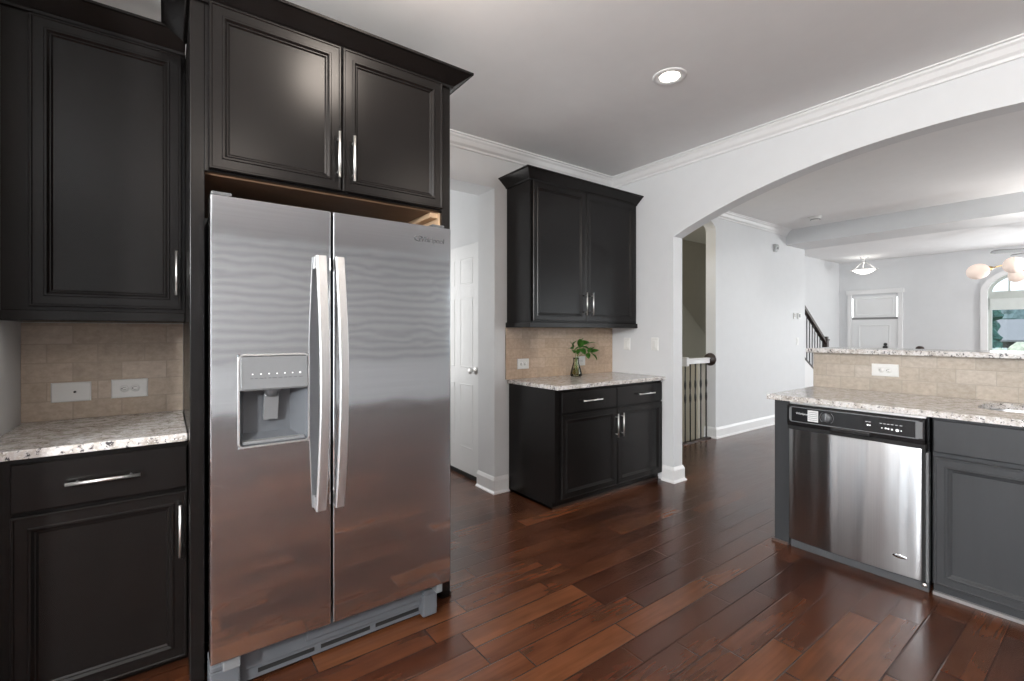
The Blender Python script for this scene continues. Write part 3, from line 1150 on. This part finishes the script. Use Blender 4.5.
# grille and feet
gr = bmesh.new()
bx(gr, .215, .985, .118, .16, .060, .180)
bx(gr, .215, .985, .128, .17, .012, .060)
bx(gr, .440, .985, .108, .118, .088, .180)
obj('base_grille', gr, 'grille_plastic', t, bevel=.004)
for k in range(3):
    obj('grille_slot', box(.275 + k * .225, .275 + k * .225 + .20, .1265, .1285, .030, .046), 'shadow_gap', t)
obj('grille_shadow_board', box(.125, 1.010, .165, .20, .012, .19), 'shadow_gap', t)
for x0, x1 in ((.120, .214), (.930, 1.000)):
    fc = bmesh.new()
    bx(fc, x0, x1, .088, .19, .012, .112)
    bx(fc, x0, x1 - .004, .078, .19, .115, .138)
    obj('hinge_cover', fc, 'grille_plastic', t, bevel=.006)
    obj('hinge', box(x0 + .035, x1 - .006, .025, .12, .140, .186), 'mid_plastic', t, bevel=.004)
for x in (.18, .95):
    ft = lathe(bmesh.new(), [(0, 0), (.022, 0), (.022, .02), (.01, .03), (0, .03)], 16, Matrix.Translation((x, .3, 0)))
    obj('foot', ft, 'shadow_gap', t, smooth=True)
for x in (.150, .965):
    obj('hinge', box(x - .03, x + .03, .01, .10, 1.762, 1.775), 'grey_plastic', t, bevel=.003)

# ================================================================== DISHWASHER (faces -x)
t = thing('dishwasher', 'stainless dishwasher with black control panel built into the peninsula', 'dishwasher', (3.03, 1.284, 0), -PI / 2)
DWW = .652
obj('tub', box(.006, DWW - .006, .05, .60, .02, .872), 'dark_plastic', t)
dp = []
n = 16
for k in range(n + 1):
    s = k / n
    dp.append((.006 + (DWW - .030) * s, .006 - .015 * (1 - (2 * s - 1) ** 2)))
prof = dp + [(dp[-1][0], .045), (dp[0][0], .045)]
dd = prism(bmesh.new(), prof, 'z', .055, .722)
dwd = obj('door', dd, 'steel_v', t, bevel=.004, angle=60)
for p in dwd.data.polygons:
    p.use_smooth = True
bd = lathe(bmesh.new(), [(0, .0012), (.9, .0012), (1, .0)], 28, aim((.540, -.0035, .150), (0, -1, 0)) @ Matrix.Diagonal((.030, .011, 1, 1)))
obj('badge', bd, 'chrome', dwd, smooth=True)
lt = text_mesh('badge_lettering', 'Whirlpool', .0105, 'grey_plastic', dwd, (.540, -.005, .150), (PI / 2, 0, 0))
# side trims: black strip and bright strip to the right of the door
obj('side_gasket', box(DWW - .024, DWW - .012, .004, .05, .03, .872), 'shadow_gap', t)
obj('side_trim', box(DWW - .012, DWW - .001, .010, .05, .055, .70), 'mid_plastic', t, bevel=.001)
obj('top_trim', box(.012, DWW - .01, .004, .05, .871, .881), 'nickel', t)
# control panel
cpn = bmesh.new()
prism(cpn, [(.05, .868), (-.006, .868), (-.014, .862), (-.016, .765), (-.010, .742), (.05, .742)], 'x', .004, DWW - .010)
cpo = obj('control_panel', cpn, 'dark_plastic', t, bevel=.003)
obj('handle_pocket', box(.004, DWW - .010, -.004, .05, .720, .744), 'shadow_gap', t)
# lipped pull in the middle
lp = bmesh.new()
prism(lp, [(-.018, .770), (-.026, .762), (-.026, .744), (-.020, .738), (-.010, .742), (-.010, .770)], 'x', .235, .420)
obj('pull_lip', lp, 'dark_plastic', cpo, bevel=.006, seg=3)
bz = bmesh.new()
rr_ring(bz, .018, .630, .768, .858, .004, .018, -.0185, -.012)
obj('bezel', bz, 'mid_plastic', cpo)
for x0, x1 in ((.020, .030), (.606, .634)):
    obj('end_cap', box(x0, x1, -.0172, -.012, .772, .854), 'mid_plastic', cpo, bevel=.001)
text_mesh('brand_lettering', 'Whirlpool', .016, 'white_ink', cpo, (.088, -.0168, .820), (PI / 2, 0, 0))
stk = box(.118, .172, -.0172, -.0150, .782, .846)
so = obj('label_sticker', stk, 'white_ink', cpo)
so['label'] = 'white printed label with grey lines'
sl = bmesh.new()
for k in range(5):
    bx(sl, .121, .169, -.0178, -.0171, .790 + k * .011, .793 + k * .011)
obj('label_print', sl, 'mid_plastic', cpo)
dl = lathe(bmesh.new(), [(0, .012), (.020, .012), (.024, .008), (.026, 0)], 28, aim((.215, -.0155, .815), (0, -1, 0)))
obj('dial', dl, 'grey_plastic', cpo, smooth=True)
obj('dial_mark', box(.213, .217, -.0285, -.0270, .803, .836), 'chrome', cpo)
for k in range(2):
    ar = bmesh.new()
    s = -1 if k == 0 else 1
    tube(ar, [(.215 + s * (.034 * math.cos(a)), -.0168, .815 + .034 * math.sin(a)) for a in [-.9 + q * .2 for q in range(10)]], .0012, 6)
    obj('dial_ring', ar, 'mid_plastic', cpo)
for x, z, s in ((.408, .806, .0045), (.418, .806, .0035), (.470, .800, .003), (.486, .800, .0045), (.497, .799, .0045), (.512, .798, .0045), (.534, .797, .0075), (.550, .797, .003)):
    b_ = lathe(bmesh.new(), [(0, .002), (s * .8, .002), (s, 0)], 12, aim((x, -.0155, z), (0, -1, 0)))
    obj('button', b_, 'led', cpo, smooth=True)
for x0 in (.398, .412, .460, .476, .492, .508, .526, .544):
    obj('print_mark', box(x0, x0 + .010, -.0168, -.0156, .822, .8245), 'white_ink', cpo)
obj('kick_plate', box(.006, DWW - .004, .030, .06, 0, .052), 'grey_plastic', t, bevel=.002)
sc = lathe(bmesh.new(), [(0, .004), (.009, .004), (.011, 0)], 14, aim((DWW - .016, .006, .040), (0, -1, 0)))
obj('screw', sc, 'nickel', t, smooth=True)


# ================================================================== SMALL WALL THINGS
def outlet(label, loc, rotz, kind, group=None, w=.115, h=.075):
    """plate centred on loc, facing local -y; horizontal duplex, cable jack, or upright rocker switch"""
    t = thing('light_switch' if kind == 'switch' else 'wall_outlet', label, 'switch' if kind == 'switch' else 'outlet', loc, rotz, group)
    if kind == 'switch':
        w, h = h, w
    bm = rings_panel(bmesh.new(), -w / 2, w / 2, -h / 2, h / 2, [(0, 0), (0, -.003), (.004, -.006), (.012, -.0065)])
    obj('cover_plate', bm, 'plate', t)
    if kind == 'duplex':
        for s in (-1, 1):
            f = lathe(bmesh.new(), [(0, .003), (.0155, .003), (.017, 0)], 20, aim((s * .0195, -.006, 0), (0, -1, 0)))
            so_ = obj('socket', f, 'plate', t, smooth=True)
            sl = bmesh.new()
            bx(sl, s * .0195 - .006, s * .0195 + .006, -.0095, -.0088, .005, .0066)
            bx(sl, s * .0195 - .005, s * .0195 + .005, -.0095, -.0088, -.0066, -.005)
            lathe(sl, [(0, .0006), (.0026, .0006), (.0026, 0)], 10, aim((s * .0195 - .009, -.0089, 0), (0, -1, 0)))
            obj('slot', sl, 'plate_dark', so_)
    elif kind == 'jack':
        f = lathe(bmesh.new(), [(0, .010), (.004, .010), (.005, 0)], 12, aim((0.012, -.006, 0), (0, -1, 0)))
        obj('jack', f, 'plate_dark', t, smooth=True)
    elif kind == 'switch':
        f = rings_panel(bmesh.new(), -.017, .017, -.034, .034, [(0, -.006), (0, -.009), (.002, -.0105)])
        obj('rocker', f, 'plate', t)
    return t


outlet('white cable plate with a single centre jack on the left tiles', (-.340, 2.842, 1.035), 0, 'jack', w=.132, h=.086)
outlet('white double socket outlet nearer the refrigerator on the left tiles', (-.138, 2.842, 1.038), 0, 'duplex', w=.134, h=.086)
outlet('white outlet on the tiles left of the vase', (2.412, 3.105, 1.037), 0, 'duplex', w=.122, h=.086)
outlet('white outlet on the tiles half hidden behind the vase', (3.085, 3.105, 1.037), 0, 'duplex', w=.122, h=.086)
outlet('white outlet in the tiles under the raised bar', (3.747, .995, 1.056), -PI / 2, 'duplex', w=.142, h=.080)
outlet('white rocker switch on the grey wall close to the arch opening', (WA, 2.610, 1.197), -PI / 2, 'switch')
outlet('white rocker switch on the grey wall just beside the two-door wall cabinet', (WA, 2.925, 1.192), -PI / 2, 'switch')
outlet('white light switch on the living room wall below the thermostat', (7.70, 3.12, 1.165), 0, 'switch')

t = thing('thermostat', 'small square thermostat on the living room wall above a light switch', 'thermostat', (7.735, 3.12, 1.55))
obj('case', box(-.05, .05, -.022, 0, -.045, .045), 'plate', t, bevel=.005)
obj('display', box(-.034, .012, -.0235, -.021, -.022, .028), 'grey_plastic', t)
t = thing('alarm_keypad', 'narrow keypad left of the thermostat on the living room wall', 'keypad', (7.57, 3.12, 1.55))
obj('case', box(-.022, .022, -.018, 0, -.045, .045), 'plate', t, bevel=.004)
obj('display', box(-.012, .012, -.0195, -.017, -.02, .03), 'mid_plastic', t)
t = thing('motion_sensor', 'small grey motion sensor high on the living room wall', 'sensor', (6.96, 3.12, 2.498))
pr = bmesh.new()
prism(pr, [(0, -.055), (-.03, -.045), (-.05, .02), (-.035, .055), (0, .055)], 'x', -.04, .04)
obj('case', pr, plain('sensor_plastic', (0.45, 0.46, 0.46), 0.4), t, bevel=.006)
obj('lens', box(-.025, .025, -.047, -.03, -.02, .015), 'mid_plastic', t, bevel=.004)
t = thing('smoke_detector', 'round white smoke detector on the ceiling in front of the dropped beam', 'smoke detector', (6.77, 2.53, CEIL))
obj('housing', lathe(bmesh.new(), [(0, -.042), (.045, -.042), (.062, -.030), (.072, -.012), (.075, 0), (0, 0)], 28), 'plate', t, smooth=True)
obj('vent_ring', lathe(bmesh.new(), [(.052, -.040), (.056, -.0385), (.060, -.034), (.056, -.032)], 28), 'mid_plastic', t)

# recessed ceiling light
t = thing('recessed_light', 'lit round recessed light in the kitchen ceiling', 'ceiling light', (2.370, 1.650, CEIL))
obj('trim_ring', lathe(bmesh.new(), [(.055, 0), (.058, -.004), (.088, -.006), (.095, -.003), (.096, 0), (.05, .0)], 36), 'trim', t, smooth=True)
obj('lens', lathe(bmesh.new(), [(0, -.003), (.05, -.003), (.056, -.001), (.056, 0)], 36), 'lamp', t, smooth=True)

# ================================================================== VASE AND CUTTING
VX, VY = 2.890, 2.960
t = thing('glass_vase', 'small clear glass flask vase with water on the granite counter', 'vase', (VX, VY, .914))
prof_o = [(.0, .002), (.044, .002), (.052, .008), (.050, .03), (.040, .075), (.028, .112), (.0235, .135), (.0245, .158), (.028, .165)]
obj('glass', lathe(bmesh.new(), prof_o + [(.0255, .164), (.0215, .150), (.021, .135), (.0255, .112), (.037, .075), (.047, .03), (.046, .012), (0, .010)], 28), 'vase', t, smooth=True)
obj('water', lathe(bmesh.new(), [(0, .0112), (.0445, .0125), (.0455, .03), (.0362, .072), (.0, .072)], 28), 'water', t, smooth=True)


def leaf_bm(base, tip, width, droop, roll):
    base, tip = Vector(base), Vector(tip)
    ax = (tip - base)
    L = ax.length
    ax.normalize()
    side = ax.cross(Vector((0, 0, 1)))
    if side.length < .05:
        side = Vector((1, 0, 0))
    side.normalize()
    side = Matrix.Rotation(roll, 3, ax) @ side
    nor = side.cross(ax)
    bm = bmesh.new()
    n = 8
    prev = None
    for k in range(n + 1):
        s = k / n
        w = width * (math.sin(PI * s ** .8) ** .8 if 0 < s < 1 else 0.02)
        c = base + ax * L * s + nor * (droop * math.sin(PI * s) * L)
        row = [bm.verts.new(c + side * w * q + nor * (abs(q) * .22 * w)) for q in (-1, -.5, 0, .5, 1)]
        if prev:
            for q in range(4):
                bm.faces.new((prev[q], prev[q + 1], row[q + 1], row[q]))
        prev = row
    geom = bmesh.ops.solidify(bm, geom=bm.faces[:], thickness=.0012)
    return bm


t = thing('leafy_cutting', 'sprig of glossy green leaves standing in the glass vase', 'plant', (VX, VY, .914))
LS = 1.35
stems = [
    [(0.005, 0, .03), (-.004, 0, .16), (-.018, -.01, .22), (-.062, -.02, .285)],
    [(-.01, .005, .03), (.004, 0, .16), (.022, -.012, .23), (.035, -.02, .31)],
    [(.0, -.008, .03), (.010, 0, .16), (.06, -.015, .205), (.150, -.03, .215)],
    [(.012, .0, .03), (.012, .006, .16), (.07, .01, .25), (.175, 0, .325)],
]
for p in stems:
    bm = bmesh.new()
    P = [Vector((q[0], q[1], q[2] if q[2] < .17 else .17 + (q[2] - .17) * .80)) for q in p]
    fine = []
    for k in range(13):
        s = k / 12 * (len(P) - 1)
        i = min(int(s), len(P) - 2)
        fine.append(P[i].lerp(P[i + 1], s - i))
    tube(bm, fine, [.0030 - .0015 * k / 12 for k in range(13)], 8)
    obj('stem', bm, 'stem', t, smooth=True)
leaves = [
    ((-.055, -.02, .275), (-.095, -.03, .325), .018), ((-.062, -.02, .285), (-.045, -.045, .335), .020), ((-.05, -.02, .262), (-.115, -.04, .262), .017),
    ((-.045, -.015, .250), (-.075, -.05, .225), .018), ((-.03, -.01, .24), (.005, -.04, .275), .016),
    ((.030, -.015, .27), (.008, -.04, .345), .024), ((.035, -.02, .31), (.055, -.035, .365), .026), ((.034, -.02, .30), (.098, -.04, .325), .026),
    ((.032, -.02, .28), (.085, -.05, .255), .026), ((.030, -.015, .265), (.035, -.06, .215), .024), ((.028, -.015, .255), (-.012, -.03, .215), .014),
    ((.145, -.03, .215), (.175, -.05, .265), .017), ((.150, -.03, .215), (.215, -.045, .235), .016), ((.148, -.03, .212), (.19, -.05, .150), .017),
    ((.120, -.025, .212), (.105, -.05, .165), .016), ((.13, -.025, .214), (.128, -.05, .26), .015),
    ((.170, 0, .322), (.225, -.02, .315), .010),
]
for k, (a, b, w_) in enumerate(leaves):
    a, b = [Vector((q[0], q[1], .17 + (q[2] - .17) * .80)) for q in (a, b)]
    obj('leaf', leaf_bm(a, Vector(a) + (Vector(b) - Vector(a)) * LS, w_ * LS, .10, (k * 1.7) % 1.2 - .6), 'leaf', t, smooth=True)

# ================================================================== STAIR GUARD RAIL
t = thing('guard_railing', 'white guard rail with dark iron balusters across the stairwell opening', 'railing', (0, 3.19, 0))
hr = bmesh.new()
bx(hr, 4.86, 5.375, -.022, .022, .925, .975)
bx(hr, 4.86, 5.375, -.030, .030, .975, .992)
obj('handrail', hr, 'trim', t, bevel=.006)
ro = lathe(bmesh.new(), [(0, .045), (.030, .045), (.042, .036), (.062, .028), (.078, .014), (.080, 0), (0, 0)], 28, aim((5.418, 0.0, .968), (-1, 0, 0)))
o = obj('rosette', ro, 'dark_wood', t, smooth=True)
o['label'] = 'round dark brown wall rosette'
obj('end_bracket', box(4.850, 4.900, -.045, .03, .905, 1.01), 'trim', t, bevel=.008)
for x in (4.885, 4.988, 5.094, 5.209, 5.326):
    bm = bmesh.new()
    tube(bm, [(x, 0, .0), (x, 0, .925)], .0075, 8)
    for zc in (.52, .68):
        lathe(bm, [(.007, -.06), (.0115, -.03), (.0135, 0), (.0115, .03), (.007, .06)], 10, Matrix.Translation((x, 0, zc)))
    obj('baluster', bm, 'iron', t, smooth=True)
bsx = obj('base_rail', box(4.80, 5.40, -.03, .03, 0, .012), 'dark_wood', t)

# ================================================================== FAR STAIRCASE
t = thing('staircase', 'foyer stairs with dark sloping handrail, black balusters and white side', 'stairs', (0, 0, 0))
def strz(xx):
    return 0.985 - (xx - 8.10) * .54


st = bmesh.new()
prism(st, [(7.97, 0), (9.18, 0), (9.18, strz(9.18)), (7.97, strz(7.97))], 'y', 3.262, 3.318)
obj('stringer', st, 'trim', t)
cp_ = bmesh.new()
prism(cp_, [(7.97, strz(7.97)), (9.18, strz(9.18)), (9.18, strz(9.18) + .028), (7.97, strz(7.97) + .028)], 'y', 3.252, 3.328)
obj('stringer_cap', cp_, 'dark_wood', t)
for k in range(5):
    obj('riser', box(9.20 - .23 * k - .02, 9.20 - .23 * k, 3.318, 3.93, 0 if k == 0 else .14 * k, .14 * (k + 1)), 'trim', t)
    obj('tread', box(9.20 - .23 * (k + 1) - .02, 9.20 - .23 * k + .02, 3.318, 3.93, .14 * (k + 1), .14 * (k + 1) + .025), 'dark_wood', t, bevel=.006)
# rail of that stair
def railz(xx):
    return 1.130 + (9.20 - xx) * .665
hr = bmesh.new()
xa, xb = 7.98, 9.185
prism(hr, [(xb, railz(xb) - .03), (xa, railz(xa) - .03), (xa, railz(xa) + .045), (xb, railz(xb) + .045)], 'y', -.03, .03)
obj('handrail', hr, 'dark_wood', t, bevel=.01).location.y = 3.29
np_ = bmesh.new()
bx(np_, 9.19, 9.27, -.04, .04, .0, 1.16)
bx(np_, 9.180, 9.280, -.05, .05, 1.16, 1.185)
bx(np_, 9.195, 9.265, -.035, .035, 1.185, 1.23)
obj('newel_post', np_, 'dark_wood', t, bevel=.006).location.y = 3.29
for k in range(11):
    xx = 9.10 - k * .105
    bm = tube(bmesh.new(), [(xx, 0, strz(xx) + .028), (xx, 0, railz(xx) - .02)], .008, 8)
    obj('baluster', bm, 'iron', t, smooth=True).location.y = 3.29

# ================================================================== LAMPS BEYOND THE ARCH
t = thing('semi_flush_light', 'small bowl ceiling light hanging near the front door', 'ceiling light', (11.15, 3.30, CEIL))
obj('canopy', lathe(bmesh.new(), [(0, -.03), (.05, -.03), (.075, -.012), (.078, 0), (0, 0)], 24), 'nickel', t, smooth=True)
rod = bmesh.new()
tube(rod, [(0, 0, -.02), (0, 0, -.13)], .012, 10)
for k in range(3):
    a = k * 2 * PI / 3 + .4
    tube(rod, [(.02 * math.cos(a), .02 * math.sin(a), -.10), (.10 * math.cos(a), .10 * math.sin(a), -.16), (.20 * math.cos(a), .20 * math.sin(a), -.25)], .008, 8)
lathe(rod, [(.225, -.262), (.232, -.256), (.225, -.245), (.200, -.243), (.2, -.262)], 32)
obj('arms', rod, 'nickel', t, smooth=True)
bwl = obj('glass_bowl', lathe(bmesh.new(), [(0, -.345), (.06, -.335), (.13, -.305), (.185, -.262), (.19, -.25), (.17, -.25), (0, -.25)], 32), 'bowl', t, smooth=True)

# chandelier: globes on brass arms round a hub
CD = 5.3
def ray(u, v, d):
    f = Vector((math.sin(YAW), math.cos(YAW), 0))
    r = Vector((math.cos(YAW), -math.sin(YAW), 0))
    return Vector((0, 0, CAM_H)) + (f + r * ((u - 512) / F_PX) + Vector((0, 0, 1)) * ((HORIZON - v) / F_PX)) * d


hub = ray(1043, 255, 5.45)
t = thing('chandelier', 'brass chandelier with oval white glowing globes over the bar', 'chandelier', hub)
core = lathe(bmesh.new(), [(0, -.07), (.03, -.06), (.045, 0), (.03, .06), (0.012, .075), (.008, .10)], 20)
tube(core, [(0, 0, .07), (0, 0, CEIL - hub.z)], .008, 10)
lathe(core, [(0, -.03), (.05, -.03), (.065, 0), (0, 0)], 20, Matrix.Translation((0, 0, CEIL - hub.z)))
obj('hub', core, 'brass', t, smooth=True)
ends = [ray(978, 271.5, 5.25), ray(1014, 265, 4.95), ray(1019, 274, 5.75)]
rel = [e - hub for e in ends] + [Vector((.22, -.38, .05)), Vector((.05, -.36, -.08)), Vector((.36, .05, .08))]
for k, e in enumerate(rel):
    d = e.normalized()
    am = bmesh.new()
    L = e.length - .185
    tube(am, [d * .03, d * L], .0075, 10)
    obj('arm', am, 'brass', t, smooth=True)
    sk = lathe(bmesh.new(), [(0, -.03), (.014, -.03), (.022, .0), (.046, .095), (.042, .095), (0, .08)], 20, aim(d * (L - .01), d))
    obj('socket', sk, 'brass', t, smooth=True)
    gl = bmesh.new()
    bmesh.ops.create_uvsphere(gl, u_segments=24, v_segments=16, radius=1)
    bmesh.ops.transform(gl, matrix=aim(e, d) @ Matrix.Diagonal((.086, .086, .122, 1)), verts=gl.verts)
    obj('globe', gl, 'globe', t, smooth=True)

# ceiling fan
fc = ray(1062, 248, 6.2)
t = thing('ceiling_fan', 'grey ceiling fan with thin blades beyond the chandelier', 'ceiling fan', (fc.x, fc.y, 0))
ZB = fc.z
mt = lathe(bmesh.new(), [(0, ZB - .09), (.06, ZB - .08), (.10, ZB - .02), (.10, ZB + .06), (.05, ZB + .10), (.015, ZB + .12), (.015, CEIL - .05), (.06, CEIL - .04), (.07, CEIL), (0, CEIL)], 24)
obj('motor', mt, 'fan', t, smooth=True)
for k in range(5):
    a = 2.05 + k * 2 * PI / 5
    bl = bmesh.new()
    prism(bl, [(.10, -.03), (.22, -.065), (.64, -.075), (.69, -.05), (.70, 0), (.69, .05), (.64, .075), (.22, .065), (.10, .03)], 'z', -.005, .005)
    bmesh.ops.transform(bl, matrix=Matrix.Translation((0, 0, ZB)) @ Matrix.Rotation(a, 4, 'Z') @ Matrix.Rotation(.18, 4, 'X'), verts=bl.verts)
    obj('blade', bl, 'fan', t)

# dark post with a rounded cap that just clears the bar
pp = ray(920, 349, 8.6)
t = thing('newel_post', 'dark rounded cap of a post showing just above the bar right of the front door', 'post', (pp.x, pp.y, 0))
obj('shaft', box(-.035, .035, -.035, .035, 0, pp.z - .06), 'dark_wood', t, bevel=.004)
obj('cap', lathe(bmesh.new(), [(.03, pp.z - .06), (.062, pp.z - .045), (.066, pp.z + .005), (.055, pp.z + .035), (.03, pp.z + .052), (0, pp.z + .057)], 20), 'dark_wood', t, smooth=True)

# ================================================================== OUTSIDE THE FAR WINDOW
struct('ground', box(12.5, 90, -40, 45, -1.6, -1.5), 'lawn')
t = thing('neighbor_house', 'grey-roofed house outside the arched window', 'house', (30, 1.0, 0))
hb = bmesh.new()
bx(hb, 0, 7, -6, 3.7, -1.5, 1.0)
obj('walls', hb, 'siding', t)
rf = bmesh.new()
prism(rf, [(-.5, .98), (3.5, 1.95), (7.5, .98), (7.5, .9), (-.5, .9)], 'y', -6.4, 4.0)
obj('roof', rf, 'roof', t)
random.seed(11)
for k, (tx_, ty_, h_) in enumerate(((26, 3.52, 4.6), (38, 5.6, 5.0), (60, 6.4, 5.4), (62, 3.0, 5.2))):
    t = thing('evergreen_tree', ['tall blue-green tree outside the window left of the grey roof', 'darker tree behind the nearest one outside the window', 'tree crown rising behind the grey roof', 'tree further right behind the grey roof'][k], 'tree', (tx_, ty_, -1.5))
    obj('trunk', tube(bmesh.new(), [(0, 0, 0), (0, 0, h_ * .4)], .12, 8), 'bark', t)
    cr = bmesh.new()
    for j in range(7):
        s = j / 7
        bmesh.ops.create_icosphere(cr, subdivisions=2, radius=(.36 if k < 2 else 1.7) * (1.1 - s * .6), matrix=Matrix.Translation((random.uniform(-.15, .15), random.uniform(-.15, .15), h_ * (.3 + .65 * s))))
    for v in cr.verts:
        v.co += Vector((random.uniform(-.1, .1), random.uniform(-.1, .1), random.uniform(-.1, .1)))
    obj('crown', cr, 'tree' if k < 1 else 'far_tree', t)
t = thing('picket_fence', 'white fence outside the window below the trees', 'fence', (22, 1.7, -1.5))
fbm = bmesh.new()
bx(fbm, 0, .04, -.5, 3, 2.2, 2.28)
for k in range(22):
    bx(fbm, -.02, 0, -.5 + k * .16, -.5 + k * .16 + .10, 0, 2.3)
obj('pickets', fbm, 'fence', t)
t = thing('blossom_bush', 'pale bush outside the window in front of the house', 'bush', (20, 2.25, -1.5))
cr = bmesh.new()
for j in range(9):
    bmesh.ops.create_icosphere(cr, subdivisions=2, radius=random.uniform(.25, .42), matrix=Matrix.Translation((random.uniform(-.4, .4), random.uniform(-.5, .5), 1.0 + random.uniform(0, 1.25))))
bx(cr, -.05, .05, -.05, .05, 0, 1.2)
for v in cr.verts:
    v.co += Vector((random.uniform(-.05, .05), random.uniform(-.05, .05), random.uniform(-.05, .05)))
obj('foliage', cr, 'bush', t)
